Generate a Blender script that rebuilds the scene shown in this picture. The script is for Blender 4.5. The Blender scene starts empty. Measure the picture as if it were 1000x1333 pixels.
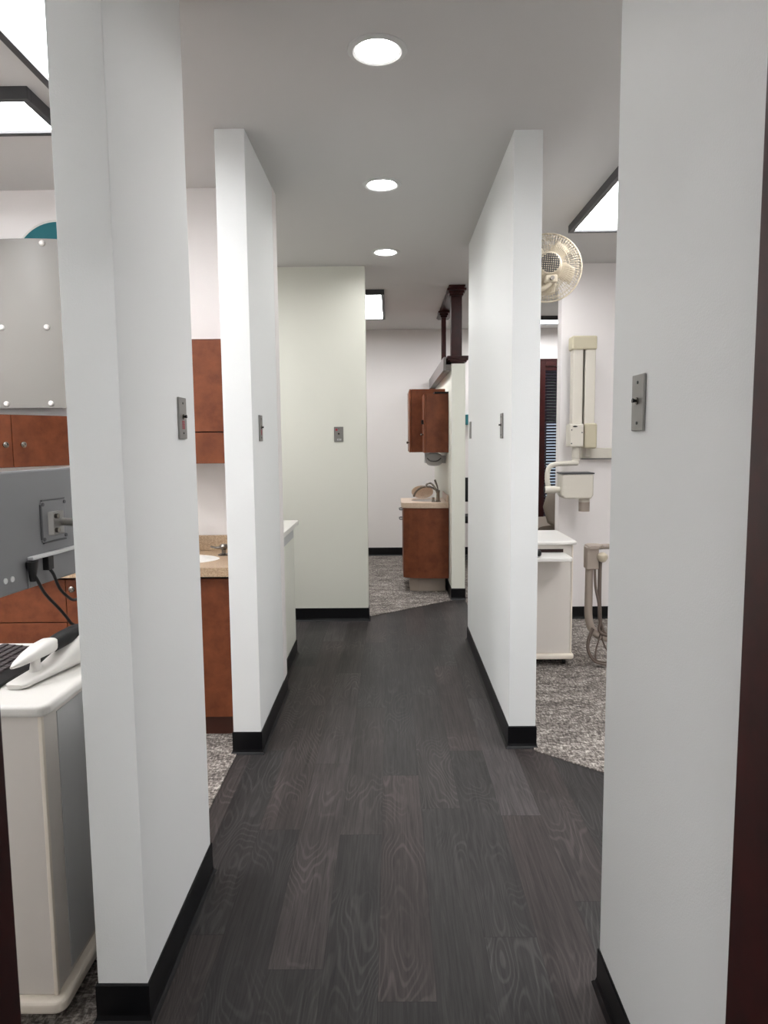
import bpy, bmesh, math, random
from mathutils import Vector, Matrix
random.seed(7)
PI = math.pi
S = bpy.context.scene
C = S.collection

# ---------------------------------------------------------------- camera, world, exposure
F_PX = 915.0
cam_d = bpy.data.cameras.new('camera')
cam = bpy.data.objects.new('camera', cam_d); C.objects.link(cam)
yaw, pitch, roll = 0.0110, 0.10283, -0.009424
fw = Vector((-math.sin(yaw)*math.cos(pitch), math.cos(yaw)*math.cos(pitch), -math.sin(pitch)))
rt = Vector((math.cos(yaw), math.sin(yaw), 0)); up = rt.cross(fw)
rt2 = rt*math.cos(roll) + up*math.sin(roll); up2 = up*math.cos(roll) - rt*math.sin(roll)
mw = Matrix((rt2, up2, -fw)).transposed().to_4x4(); mw.translation = Vector((0, 0, 1.433))
cam.matrix_world = mw
cam_d.sensor_fit = 'VERTICAL'; cam_d.sensor_height = 36.0; cam_d.lens = 36.0*F_PX/1333.0
cam_d.clip_start = 0.02
S.camera = cam
W = bpy.data.worlds.new('world'); S.world = W; W.use_nodes = True
W.node_tree.nodes['Background'].inputs[0].default_value = (0.75, 0.85, 1.0, 1)
W.node_tree.nodes['Background'].inputs[1].default_value = 0.9
S.view_settings.view_transform = 'Standard'; S.view_settings.look = 'None'
S.view_settings.gamma = 1.0; S.view_settings.use_curve_mapping = False
S.view_settings.exposure = 0.92
E_DOWN = 52.0       # emission of the downlight lenses
E_TUBE = 17.0        # emission of the fluorescent diffusers
CEIL = 2.74

# ---------------------------------------------------------------- materials
def s2l(c):
    return tuple(((v/255)/12.92 if v/255 <= .04045 else ((v/255+.055)/1.055)**2.4) for v in c)
def mat(name, rgb, rough=.6, metal=0.0, spec=.5, bump=None, mottle=None, emit=None, estr=0, trans=0, alpha=1, coat=0):
    m = bpy.data.materials.new(name); m.use_nodes = True
    nt = m.node_tree; N = nt.nodes; L = nt.links; b = N['Principled BSDF']
    c = s2l(rgb); b.inputs['Base Color'].default_value = (*c, 1)
    b.inputs['Roughness'].default_value = rough; b.inputs['Metallic'].default_value = metal
    b.inputs['Specular IOR Level'].default_value = spec
    b.inputs['Transmission Weight'].default_value = trans; b.inputs['Alpha'].default_value = alpha
    b.inputs['Coat Weight'].default_value = coat
    tc = N.new('ShaderNodeTexCoord')
    if mottle:
        rgb2, sc = mottle[:2]
        n = N.new('ShaderNodeTexNoise'); n.inputs['Scale'].default_value = sc; n.inputs['Detail'].default_value = 6
        n.inputs['Roughness'].default_value = .65
        L.new(tc.outputs['Object'], n.inputs['Vector'])
        r = N.new('ShaderNodeValToRGB'); r.color_ramp.elements[0].position = .35; r.color_ramp.elements[1].position = .68
        r.color_ramp.elements[0].color = (*s2l(rgb2), 1); r.color_ramp.elements[1].color = (*c, 1)
        L.new(n.outputs['Fac'], r.inputs[0]); L.new(r.outputs[0], b.inputs['Base Color'])
    if bump:
        n2 = N.new('ShaderNodeTexNoise'); n2.inputs['Scale'].default_value = bump[0]; n2.inputs['Detail'].default_value = 3
        L.new(tc.outputs['Object'], n2.inputs['Vector'])
        bp = N.new('ShaderNodeBump'); bp.inputs['Strength'].default_value = bump[1]; bp.inputs['Distance'].default_value = .002
        L.new(n2.outputs['Fac'], bp.inputs['Height']); L.new(bp.outputs[0], b.inputs['Normal'])
    if emit:
        b.inputs['Emission Color'].default_value = (*emit, 1); b.inputs['Emission Strength'].default_value = estr
    return m

M = {}
M['wall'] = mat('wall_paint', (233, 234, 233), .55, bump=(260, .25))
M['cream_wall'] = mat('cream_wall_paint', (231, 231, 220), .55, bump=(260, .2))
M['room_wall'] = mat('room_wall_paint', (236, 231, 229), .6, bump=(260, .2))
M['ceiling'] = mat('ceiling_paint', (205, 203, 201), .85, bump=(180, .2))
M['rubber'] = mat('black_rubber', (8, 8, 11), .35, spec=.3)
M['maho'] = mat('mahogany', (58, 18, 16), .35, mottle=((40, 12, 11), 14), spec=.3)
M['lam'] = mat('brown_laminate', (126, 70, 43), .45, spec=.3, mottle=((100, 52, 30), 11))
M['toe'] = mat('dark_toe_kick', (78, 40, 28), .5)
M['gap'] = mat('cabinet_gap', (40, 20, 14), .8)
M['granite'] = mat('speckled_stone', (206, 182, 152), .3, mottle=((158, 130, 104), 160))
M['cstone'] = mat('beige_solid_surface', (212, 190, 170), .3, mottle=((196, 172, 150), 90))
M['white'] = mat('white_laminate', (218, 215, 210), .32)
M['cartbody'] = mat('cart_laminate', (216, 209, 202), .4)
M['edge'] = mat('cart_edge', (232, 222, 208), .35)
M['wplastic'] = mat('white_plastic', (214, 211, 206), .3)
M['cplastic'] = mat('cream_plastic', (196, 184, 163), .45)
M['xray'] = mat('xray_enamel', (208, 202, 190), .4)
M['beige'] = mat('beige_enamel', (190, 181, 156), .45)
M['nickel'] = mat('brushed_nickel', (128, 122, 115), .25, metal=1)
M['steel'] = mat('stainless_plate', (142, 140, 137), .38, metal=.8)
M['grey'] = mat('grey_metal_housing', (118, 118, 120), .4, metal=.35)
M['dgrey'] = mat('dark_grey_plastic', (70, 70, 72), .5)
M['lgrey'] = mat('light_grey_plastic', (190, 190, 190), .4)
M['black'] = mat('black_plastic', (11, 11, 12), .45, spec=.35)
M['key'] = mat('keyboard_key', (58, 50, 52), .5)
M['frame'] = mat('dark_fixture_frame', (58, 58, 60), .45)
M['trim'] = mat('downlight_trim', (205, 205, 203), .5)
M['lens'] = mat('downlight_lens', (255, 255, 255), .5, emit=(1.0, 1.0, .985), estr=E_DOWN)
M['tube'] = mat('fluorescent_diffuser', (250, 250, 255), .5, emit=(.985, .99, 1.0), estr=E_TUBE)
M['panel'] = mat('grey_acrylic_panel', (126, 122, 117), .35)
M['bolt'] = mat('clear_button', (214, 210, 206), .2)
M['teal'] = mat('teal_fabric', (32, 104, 112), .8)
M['taupe'] = mat('taupe_plastic', (160, 147, 136), .45)
M['dtaupe'] = mat('dark_taupe_tubing', (106, 93, 85), .5)
M['vinyl_up'] = mat('taupe_upholstery', (128, 116, 104), .45)
M['red'] = mat('red_ink', (172, 44, 62), .6)
M['blind'] = mat('blind_slat', (84, 76, 90), .4)
M['grass'] = mat('grass', (88, 118, 70), .9, mottle=((60, 88, 50), 3))
M['leaf'] = mat('tree_leaves', (52, 66, 44), .9, mottle=((22, 30, 20), 4))
M['house'] = mat('outdoor_siding', (205, 212, 220), .8)
M['cap_glare'] = mat('grey_cap_glare', (126, 120, 118), .45, metal=.2)  # grey of the lamp light reflected on the glossy mahogany cap
M['glass'] = mat('window_glass', (255, 255, 255), .02, trans=1)

def floor_mat():
    m = bpy.data.materials.new('vinyl_plank'); m.use_nodes = True
    nt = m.node_tree; N = nt.nodes; L = nt.links; b = N['Principled BSDF']
    tc = N.new('ShaderNodeTexCoord')
    def math_(op, a, b=None, c=None):
        n = N.new('ShaderNodeMath'); n.operation = op
        for q, v in enumerate((a, b, c)):
            if v is None: continue
            if isinstance(v, (int, float)): n.inputs[q].default_value = v
            else: L.new(v, n.inputs[q])
        return n.outputs[0]
    sp = N.new('ShaderNodeSeparateXYZ'); L.new(tc.outputs['Object'], sp.inputs[0])
    PW, PL = .1515, 1.22
    u = math_('DIVIDE', math_('ADD', sp.outputs['X'], 10.045), PW); row = math_('FLOOR', u); fu = math_('SUBTRACT', u, row)
    wn1 = N.new('ShaderNodeTexWhiteNoise'); wn1.noise_dimensions = '1D'; L.new(row, wn1.inputs['W'])
    v = math_('ADD', math_('DIVIDE', math_('ADD', sp.outputs['Y'], 10), PL), math_('MULTIPLY', wn1.outputs['Value'], 7.7)); col = math_('FLOOR', v); fv = math_('SUBTRACT', v, col)
    cid = N.new('ShaderNodeCombineXYZ'); L.new(row, cid.inputs[0]); L.new(col, cid.inputs[1])
    wn2 = N.new('ShaderNodeTexWhiteNoise'); wn2.noise_dimensions = '3D'; L.new(cid.outputs[0], wn2.inputs['Vector'])
    cr = N.new('ShaderNodeValToRGB'); L.new(wn2.outputs['Value'], cr.inputs[0])
    e = cr.color_ramp.elements; e[0].position = 0; e[0].color = (*s2l((41, 39, 39)), 1); e[1].position = 1; e[1].color = (*s2l((66, 62, 62)), 1)
    q = e.new(.5); q.color = (*s2l((50, 48, 47)), 1); q = e.new(.8); q.color = (*s2l((55, 49, 48)), 1)
    eu = math_('MINIMUM', fu, math_('SUBTRACT', 1, fu)); ev = math_('MINIMUM', fv, math_('SUBTRACT', 1, fv))
    seam = math_('MINIMUM', math_('GREATER_THAN', eu, .006), math_('GREATER_THAN', ev, .0011))
    seamf = math_('MULTIPLY_ADD', seam, .4, .6)
    # per plank shift of the grain
    vm = N.new('ShaderNodeVectorMath'); vm.operation = 'SCALE'; vm.inputs['Scale'].default_value = 7.3
    L.new(wn2.outputs['Color'], vm.inputs[0])
    va = N.new('ShaderNodeVectorMath'); va.operation = 'ADD'
    L.new(tc.outputs['Object'], va.inputs[0]); L.new(vm.outputs[0], va.inputs[1])
    m2 = N.new('ShaderNodeMapping'); m2.inputs['Scale'].default_value = (60, 1.8, 1); L.new(va.outputs[0], m2.inputs[0])
    g = N.new('ShaderNodeTexNoise'); g.inputs['Scale'].default_value = 2.2; g.inputs['Detail'].default_value = 8; g.inputs['Roughness'].default_value = .7
    g.inputs['Distortion'].default_value = .6
    L.new(m2.outputs[0], g.inputs['Vector'])
    mb = N.new('ShaderNodeMapping'); mb.inputs['Scale'].default_value = (9, 1.2, 1); L.new(va.outputs[0], mb.inputs[0])
    bl = N.new('ShaderNodeTexNoise'); bl.inputs['Scale'].default_value = 1.3; bl.inputs['Detail'].default_value = 2; L.new(mb.outputs[0], bl.inputs['Vector'])
    # cathedral figure
    m3 = N.new('ShaderNodeMapping'); m3.inputs['Scale'].default_value = (7, 1.6, 1); L.new(va.outputs[0], m3.inputs[0])
    n3 = N.new('ShaderNodeTexNoise'); n3.inputs['Scale'].default_value = .9; n3.inputs['Detail'].default_value = 1.5
    L.new(m3.outputs[0], n3.inputs['Vector'])
    mu = N.new('ShaderNodeMath'); mu.operation = 'MULTIPLY'; mu.inputs[1].default_value = 190; L.new(n3.outputs['Fac'], mu.inputs[0])
    si = N.new('ShaderNodeMath'); si.operation = 'SINE'; L.new(mu.outputs[0], si.inputs[0])
    rr = N.new('ShaderNodeMapRange'); rr.inputs['From Min'].default_value = .2; rr.inputs['From Max'].default_value = 1
    rr.inputs['To Min'].default_value = 0; rr.inputs['To Max'].default_value = .75; L.new(si.outputs[0], rr.inputs['Value'])
    msk = N.new('ShaderNodeTexNoise'); msk.inputs['Scale'].default_value = 2.6; L.new(va.outputs[0], msk.inputs['Vector'])
    mr = N.new('ShaderNodeMapRange'); mr.inputs['From Min'].default_value = .42; mr.inputs['From Max'].default_value = .62; L.new(msk.outputs['Fac'], mr.inputs['Value'])
    mm = N.new('ShaderNodeMath'); mm.operation = 'MULTIPLY'; L.new(rr.outputs[0], mm.inputs[0]); L.new(mr.outputs[0], mm.inputs[1])
    r1 = N.new('ShaderNodeMapRange'); r1.inputs['From Min'].default_value = .3; r1.inputs['From Max'].default_value = .72
    r1.inputs['To Min'].default_value = .45; r1.inputs['To Max'].default_value = 1.6; L.new(g.outputs['Fac'], r1.inputs['Value'])
    ad = N.new('ShaderNodeMath'); ad.operation = 'ADD'; L.new(r1.outputs[0], ad.inputs[0]); L.new(mm.outputs[0], ad.inputs[1])
    mx = N.new('ShaderNodeVectorMath'); mx.operation = 'SCALE'; L.new(cr.outputs[0], mx.inputs[0]); L.new(math_('MULTIPLY', math_('MULTIPLY', ad.outputs[0], seamf), math_('MULTIPLY_ADD', bl.outputs['Fac'], 1.1, .45)), mx.inputs['Scale'])
    L.new(mx.outputs[0], b.inputs['Base Color'])
    b.inputs['Roughness'].default_value = .5; b.inputs['Specular IOR Level'].default_value = .25
    bp = N.new('ShaderNodeBump'); bp.inputs['Strength'].default_value = .25; bp.inputs['Distance'].default_value = .001
    L.new(ad.outputs[0], bp.inputs['Height']); L.new(bp.outputs[0], b.inputs['Normal'])
    return m
M['floor'] = floor_mat()

def carpet_mat():
    m = bpy.data.materials.new('carpet_tile'); m.use_nodes = True
    nt = m.node_tree; N = nt.nodes; L = nt.links; b = N['Principled BSDF']
    tc = N.new('ShaderNodeTexCoord')
    def nz(scale3, s, det, rot=0):
        mp = N.new('ShaderNodeMapping'); mp.inputs['Scale'].default_value = scale3; mp.inputs['Rotation'].default_value = (0, 0, rot)
        L.new(tc.outputs['Object'], mp.inputs[0])
        n = N.new('ShaderNodeTexNoise'); n.inputs['Scale'].default_value = s; n.inputs['Detail'].default_value = det; n.inputs['Roughness'].default_value = .7
        L.new(mp.outputs[0], n.inputs['Vector']); return n
    a = nz((1, 3, 1), 38, 5); c = nz((3, 1, 1), 34, 5); e = nz((1, 2.2, 1), 5, 3)
    s1 = N.new('ShaderNodeMath'); s1.operation = 'ADD'; L.new(a.outputs['Fac'], s1.inputs[0]); L.new(c.outputs['Fac'], s1.inputs[1])
    s2 = N.new('ShaderNodeMath'); s2.operation = 'MULTIPLY_ADD'; L.new(e.outputs['Fac'], s2.inputs[0]); s2.inputs[1].default_value = .5; L.new(s1.outputs[0], s2.inputs[2])
    s3 = N.new('ShaderNodeMath'); s3.operation = 'MULTIPLY'; s3.inputs[1].default_value = .4; L.new(s2.outputs[0], s3.inputs[0])
    r = N.new('ShaderNodeValToRGB'); cr = r.color_ramp
    cr.elements[0].position = .41; cr.elements[0].color = (*s2l((72, 67, 64)), 1)
    cr.elements[1].position = .61; cr.elements[1].color = (*s2l((214, 206, 197)), 1)
    q = cr.elements.new(.49); q.color = (*s2l((116, 109, 104)), 1)
    q = cr.elements.new(.53); q.color = (*s2l((150, 143, 137)), 1)
    L.new(s3.outputs[0], r.inputs[0]); L.new(r.outputs[0], b.inputs['Base Color'])
    b.inputs['Roughness'].default_value = .95; b.inputs['Specular IOR Level'].default_value = .1
    bp = N.new('ShaderNodeBump'); bp.inputs['Strength'].default_value = .6; bp.inputs['Distance'].default_value = .004
    L.new(s3.outputs[0], bp.inputs['Height']); L.new(bp.outputs[0], b.inputs['Normal'])
    return m
M['carpet'] = carpet_mat()

# ---------------------------------------------------------------- mesh helpers
def obj(name, bm, m, parent=None, bevel=0, smooth=False, seg=2):
    bmesh.ops.recalc_face_normals(bm, faces=bm.faces)
    me = bpy.data.meshes.new(name); bm.to_mesh(me); bm.free()
    o = bpy.data.objects.new(name, me); C.objects.link(o)
    me.materials.append(M[m] if isinstance(m, str) else m)
    if smooth:
        for p in me.polygons: p.use_smooth = True
        try: me.set_sharp_from_angle(angle=math.radians(38))
        except Exception: pass
    if bevel:
        b = o.modifiers.new('bevel', 'BEVEL'); b.width = bevel; b.segments = seg; b.limit_method = 'ANGLE'; b.angle_limit = math.radians(40)
        b.harden_normals = False
    if parent: o.parent = parent; o.matrix_parent_inverse = Matrix.Translation(-parent.location) if parent.type == 'EMPTY' and parent.parent is None else Matrix.Identity(4)
    return o
def tag(o, label, cat, group=None, kind=None):
    if label: o['label'] = label
    if cat: o['category'] = cat
    if group: o['group'] = group
    if kind: o['kind'] = kind
    return o
def thing(name, label, cat, loc=(0, 0, 0), group=None):
    o = bpy.data.objects.new(name, None); o.empty_display_size = .05; C.objects.link(o); o.location = loc
    return tag(o, label, cat, group)
def struct(name, bm, m, label=None, bevel=0):
    o = obj(name, bm, m, None, bevel); o['kind'] = 'structure'
    if label: o['label'] = label
    return o
def B(): return bmesh.new()
def box(bm, x0, x1, y0, y1, z0, z1, mtx=None):
    vs = [bm.verts.new((x, y, z)) for z in (z0, z1) for y in (y0, y1) for x in (x0, x1)]
    for f in ((0, 1, 3, 2), (4, 5, 7, 6), (0, 1, 5, 4), (2, 3, 7, 6), (0, 2, 6, 4), (1, 3, 7, 5)):
        bm.faces.new([vs[i] for i in f])
    if mtx: bmesh.ops.transform(bm, matrix=mtx, verts=vs)
    return bm
def bx(*a, **k): return box(bmesh.new(), *a, **k)
def prism(bm, pts, z0, z1, mtx=None):
    lo = [bm.verts.new((x, y, z0)) for x, y in pts]; hi = [bm.verts.new((x, y, z1)) for x, y in pts]
    n = len(pts); bm.faces.new(lo); bm.faces.new(hi)
    for i in range(n): bm.faces.new((lo[i], lo[(i+1) % n], hi[(i+1) % n], hi[i]))
    if mtx: bmesh.ops.transform(bm, matrix=mtx, verts=lo+hi)
    return bm
def axis_m(center, axis):
    q = Vector((0, 0, 1)).rotation_difference(Vector(axis).normalized())
    return Matrix.Translation(Vector(center)) @ q.to_matrix().to_4x4()
def lathe(bm, prof, center=(0, 0, 0), axis=(0, 0, 1), n=24, sx=1, sy=1):
    mt = axis_m(center, axis); rings = []
    for r, z in prof:
        if r <= 1e-6: rings.append([bm.verts.new(mt @ Vector((0, 0, z)))])
        else: rings.append([bm.verts.new(mt @ Vector((r*sx*math.cos(2*PI*i/n), r*sy*math.sin(2*PI*i/n), z))) for i in range(n)])
    for a, b in zip(rings, rings[1:]):
        for i in range(n):
            j = (i+1) % n
            if len(a) == 1 and len(b) == 1: continue
            if len(a) == 1: bm.faces.new((a[0], b[i], b[j]))
            elif len(b) == 1: bm.faces.new((a[i], a[j], b[0]))
            else: bm.faces.new((a[i], a[j], b[j], b[i]))
    return bm
def cyl(bm, center, r, h, axis=(0, 0, 1), n=20):
    return lathe(bm, [(0, 0), (r, 0), (r, h), (0, h)], center, axis, n)
def smooth_path(pts, k=8):
    P = [Vector(p) for p in pts]; out = []
    for i in range(len(P)-1):
        p0 = P[max(i-1, 0)]; p1 = P[i]; p2 = P[i+1]; p3 = P[min(i+2, len(P)-1)]
        for j in range(k):
            t = j/k
            out.append(.5*((2*p1)+(-p0+p2)*t+(2*p0-5*p1+4*p2-p3)*t*t+(-p0+3*p1-3*p2+p3)*t**3))
    out.append(P[-1]); return out
def tube(bm, pts, r, n=10, smooth=True, closed=False, radii=None):
    P = smooth_path(pts) if smooth else [Vector(p) for p in pts]
    if closed: P = P[:-1] if (P[0]-P[-1]).length < 1e-6 else P
    rings = []; prev = None; m = len(P)
    for i, p in enumerate(P):
        if closed: d = P[(i+1) % m]-P[i-1]
        else: d = P[min(i+1, m-1)]-P[max(i-1, 0)]
        d.normalize()
        if prev is None:
            a = Vector((0, 0, 1)) if abs(d.z) < .9 else Vector((1, 0, 0))
            u = d.cross(a).normalized()
        else: u = (prev-d*prev.dot(d)).normalized()
        prev = u; v = d.cross(u)
        rad = r if radii is None else radii[0]+(radii[1]-radii[0])*i/(m-1)
        rings.append([bm.verts.new(p+u*rad*math.cos(2*PI*k/n)+v*rad*math.sin(2*PI*k/n)) for k in range(n)])
    last = m if closed else m-1
    for i in range(last):
        a, b = rings[i], rings[(i+1) % m]
        for k in range(n): bm.faces.new((a[k], a[(k+1) % n], b[(k+1) % n], b[k]))
    if not closed: bm.faces.new(rings[0]); bm.faces.new(rings[-1])
    return bm
def ring_path(c, R, axis, n=48):
    mt = axis_m(c, axis); return [mt @ Vector((R*math.cos(2*PI*i/n), R*math.sin(2*PI*i/n), 0)) for i in range(n)]
def holed_plate(bm, x0, x1, y0, y1, holes, z):
    """flat face grid with rectangular cells, skipping hole rectangles (hx0,hx1,hy0,hy1)"""
    xs = sorted({x0, x1, *[h[0] for h in holes], *[h[1] for h in holes]}); ys = sorted({y0, y1, *[h[2] for h in holes], *[h[3] for h in holes]})
    V = {}
    def v(x, y):
        if (x, y) not in V: V[(x, y)] = bm.verts.new((x, y, z))
        return V[(x, y)]
    for a, b in zip(xs, xs[1:]):
        for c, d in zip(ys, ys[1:]):
            if any(h[0] <= (a+b)/2 <= h[1] and h[2] <= (c+d)/2 <= h[3] for h in holes): continue
            bm.faces.new((v(a, c), v(b, c), v(b, d), v(a, d)))

# ---------------------------------------------------------------- the setting
struct('floor', bx(-3.7, 3.4, -2.6, 8.8, -.1, 0), 'floor', 'dark grey wood-look vinyl plank floor of the corridor')
CT = .005
struct('floor_carpet_left', prism(B(), [(-3.6, .9), (-.722, .9), (-.722, 3.79), (-3.6, 3.79)], -.002, CT), 'carpet', 'mottled grey carpet in the left treatment room')
struct('floor_carpet_right', prism(B(), [(1.85, .9), (3.3, .9), (3.3, 8.57), (.65, 8.57), (.65, 3.11), (.906, 2.89), (1.85, 2.08)], -.002, CT), 'carpet', 'mottled grey carpet in the right treatment room')
struct('floor_carpet_far', prism(B(), [(-3.6, 5.596), (-.188, 5.596), (.513, 6.147), (.528, 6.147), (.528, 8.57), (-3.6, 8.57)], -.002, CT), 'carpet', 'mottled grey carpet in the far room beyond the corridor')
# ceiling with round holes for the three downlights: a slab of quads around each can
DL = [(-.036, 2.52), (-.037, 3.775), (-.028, 5.087)]
def ceiling_bm():
    bm = B(); h = .13
    holes = [(x-h, x+h, y-h, y+h) for x, y in DL]
    holed_plate(bm, -3.7, 3.4, -2.6, 8.8, holes, CEIL)
    # the slab above
    vs = [bm.verts.new((x, y, CEIL+.25)) for x, y in ((-3.7, -2.6), (3.4, -2.6), (3.4, 8.8), (-3.7, 8.8))]; bm.faces.new(vs)
    for x, y in DL:
        n = 32; R = .078
        ring = [bm.verts.new((x+R*math.cos(2*PI*i/n), y+R*math.sin(2*PI*i/n), CEIL)) for i in range(n)]
        sq = []
        for i in range(n):
            a = 2*PI*i/n; c, s = math.cos(a), math.sin(a); k = h/max(abs(c), abs(s))
            sq.append(bm.verts.new((x+k*c, y+k*s, CEIL)))
        for i in range(n): bm.faces.new((ring[i], ring[(i+1) % n], sq[(i+1) % n], sq[i]))
    return bm
struct('ceiling', ceiling_bm(), 'ceiling', 'plain light grey painted ceiling')

def wallbox(name, x0, x1, y0, y1, z1=CEIL, m='wall', label=None, bevel=.0015):
    return struct(name, bx(x0, x1, y0, y1, 0, z1), m, label, bevel)
wallbox('wall_left_near', -.735, -.612, 1.60, 2.204, label='nearest white partition stub on the left of the corridor')
wallbox('wall_left_middle', -.735, -.608, 3.10, 3.79, label='second white partition stub on the left of the corridor')
wallbox('wall_left_back', -3.6, -.606, 3.79, 3.90, m='room_wall', label='back wall of the left treatment room')
wallbox('wall_right_near', .534, .66, .905, 1.715, label='nearest white wall on the right of the corridor')
wallbox('wall_right_middle', .536, .659, 3.15, 4.915, label='long white partition on the right of the corridor')
wallbox('wall_cross', -3.6, -.190, 5.475, 5.595, m='cream_wall', label='cream wall crossing the end of the corridor')
wallbox('wall_right_back', 1.303, 3.3, 5.475, 5.595, m='room_wall', label='back wall of the right treatment room')
wallbox('wall_half_far', .529, .648, 6.18, 8.60, 2.08, label='seven foot white divider wall beyond the corridor', m='cream_wall')
wallbox('wall_half_left', -.76, -.650, 3.90, 4.61, .87, m='cream_wall', label='low white wall carrying a white counter')
wallbox('wall_left', -3.72, -3.6, -2.6, 8.8, m='room_wall', label='far left outer wall')
wallbox('wall_right', 3.3, 3.42, -2.6, 8.8, m='room_wall', label='far right outer wall')
wallbox('wall_rear', -3.6, 3.3, -2.6, -2.5, m='wall', label='wall behind the doorway')
# far wall with the window opening
WX0, WX1, WZ0, WZ1 = 1.86, 2.86, .47, 2.29
bm = B()
box(bm, -3.6, WX0, 8.60, 8.74, 0, CEIL); box(bm, WX1, 3.3, 8.60, 8.74, 0, CEIL)
box(bm, WX0, WX1, 8.60, 8.74, 0, WZ0); box(bm, WX0, WX1, 8.60, 8.74, WZ1, CEIL)
struct('wall_far', bm, 'room_wall', 'far outer wall with the mahogany window')
# front wall with the doorway the picture is taken through
bm = B()
box(bm, -3.6, -.63, .80, .905, 0, CEIL); box(bm, .56, 3.3, .80, .905, 0, CEIL); box(bm, -.63, .56, .80, .905, 2.13, CEIL)
struct('wall_front', bm, 'wall', 'wall around the doorway')
bm = B()
for x0, x1 in ((-.63, -.53), (.461, .56)):
    box(bm, x0, x1, .785, .915, 0, 2.13)
box(bm, -.53, .461, .785, .915, 2.05, 2.13)
struct('door_1', bm, 'maho', 'dark mahogany door frame around the doorway', .006)

# cove baseboards: profile swept around a wall footprint
BH = .104
def base_sweep(bm, pts, closed=True):
    """pts counter-clockwise around the wall; the profile sits outside"""
    prof = [(0, BH), (.003, BH), (.005, .100), (.005, .022), (.008, .010), (.014, .003), (.016, 0.0), (0, 0)]
    n = len(pts); rings = []
    for i in range(n):
        p = Vector(pts[i]); a = Vector(pts[i-1]) if (closed or i > 0) else None; b = Vector(pts[(i+1) % n]) if (closed or i < n-1) else None
        def nrm(u, v):
            d = (v-u).normalized(); return Vector((d.y, -d.x))
        if a is None: off = nrm(p, b)
        elif b is None: off = nrm(a, p)
        else:
            n1, n2 = nrm(a, p), nrm(p, b); off = (n1+n2); off /= max(.3, off.dot(n1))
        rings.append([bm.verts.new((p.x+off.x*t, p.y+off.y*t, z)) for t, z in prof])
    k = len(prof)
    for i in range(n if closed else n-1):
        a, b = rings[i], rings[(i+1) % n]
        for j in range(k): bm.faces.new((a[j], a[(j+1) % k], b[(j+1) % k], b[j]))
    if not closed: bm.faces.new(rings[0]); bm.faces.new(rings[-1])
    return bm
def baseb(name, pts, closed=True, label=None):
    return struct(name, base_sweep(B(), pts, closed), 'rubber', label)
baseb('baseboard_left_near', [(-.735, 1.60), (-.612, 1.60), (-.612, 2.204), (-.735, 2.204)], label='black rubber baseboard around the nearest left partition')
baseb('baseboard_left_middle', [(-.735, 3.78), (-.735, 3.10), (-.608, 3.10), (-.608, 3.90), (-.648, 3.90), (-.648, 4.61), (-.76, 4.61)], False, label='black rubber baseboard around the second left partition')
baseb('baseboard_right_near', [(.66, 1.715), (.534, 1.715), (.534, .917)], False, label='black rubber baseboard on the nearest right wall')
baseb('baseboard_right_middle', [(.536, 3.15), (.659, 3.15), (.659, 4.915), (.536, 4.915)], label='black rubber baseboard around the long right partition')
baseb('baseboard_cross', [(-3.6, 5.475), (-.190, 5.475), (-.190, 5.595), (-3.6, 5.595)], False, label='black rubber baseboard under the cream cross wall')
baseb('baseboard_right_back', [(3.3, 5.595), (1.303, 5.595), (1.303, 5.475), (3.3, 5.475)], False, label='black rubber baseboard of the right treatment room')
baseb('baseboard_half_far', [(.529, 8.59), (.529, 6.18), (.648, 6.18), (.648, 8.59)], False, label='black rubber baseboard around the seven foot divider')
baseb('baseboard_far', [(-3.6, 8.60), (.529, 8.60)], False, label='black rubber baseboard of the far wall')
baseb('baseboard_far_right', [(.648, 8.60), (3.3, 8.60)], False, label='black rubber baseboard below the window')

# ---------------------------------------------------------------- window
wn = bpy.data.objects.new('window_1', None); C.objects.link(wn); wn.location = (2.36, 8.6, WZ0); wn['kind'] = 'structure'
wn['label'] = 'mahogany framed window with closed-in dark blinds'
bm = B(); c = .075
for (a0, a1, b0, b1, d) in ((WX0-c, WX0, WZ0-c, WZ1+c, 0), (WX1, WX1+c, WZ0-c, WZ1+c, 0), (WX0, WX1, WZ1, WZ1+c, 0), (WX0, WX1, WZ0-c, WZ0, 0)):
    box(bm, a0, a1, 8.575, 8.60, b0, b1)


box(bm, WX0-c-.012, WX1+c+.012, 8.568, 8.60, WZ1+c-.012, WZ1+c+.012)
box(bm, WX0-c-.012, WX0-c+.010, 8.568, 8.60, WZ0-c, WZ1+c); box(bm, WX1+c-.010, WX1+c+.012, 8.568, 8.60, WZ0-c, WZ1+c)
obj('window_frame', bm, 'maho', wn, .004)
bm = B()
for a0, a1, b0, b1 in ((WX0, WX0+.035, WZ0, WZ1), (WX1-.035, WX1, WZ0, WZ1), (WX0, WX1, WZ0, WZ0+.04), (WX0, WX1, WZ1-.04, WZ1)):
    box(bm, a0, a1, 8.64, 8.72, b0, b1)
obj('window_sash', bm, 'maho', wn, .003)
obj('window_pane', bx(WX0+.035, WX1-.035, 8.695, 8.701, WZ0+.04, WZ1-.04), 'glass', wn)
t = thing('window_blind', 'dark horizontal slat blind hanging in the mahogany window', 'blind', (2.36, 8.625, WZ0))
bm = B(); z = WZ0+.03
while z < WZ1-.06:
    mt = Matrix.Translation((0, 8.622, z)) @ Matrix.Rotation(math.radians(-38), 4, 'X')
    box(bm, WX0+.006, WX1-.006, -.018, .018, -.001, .001, mtx=mt); z += .036
obj('slats', bm, 'blind', t)
obj('headrail', bx(WX0+.005, WX1-.005, 8.602, 8.636, WZ1-.05, WZ1-.002), 'maho', t, .003)
obj('bottom_rail', bx(WX0+.006, WX1-.006, 8.606, 8.634, WZ0+.002, WZ0+.018), 'blind', t, .003)
bm = B()
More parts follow.
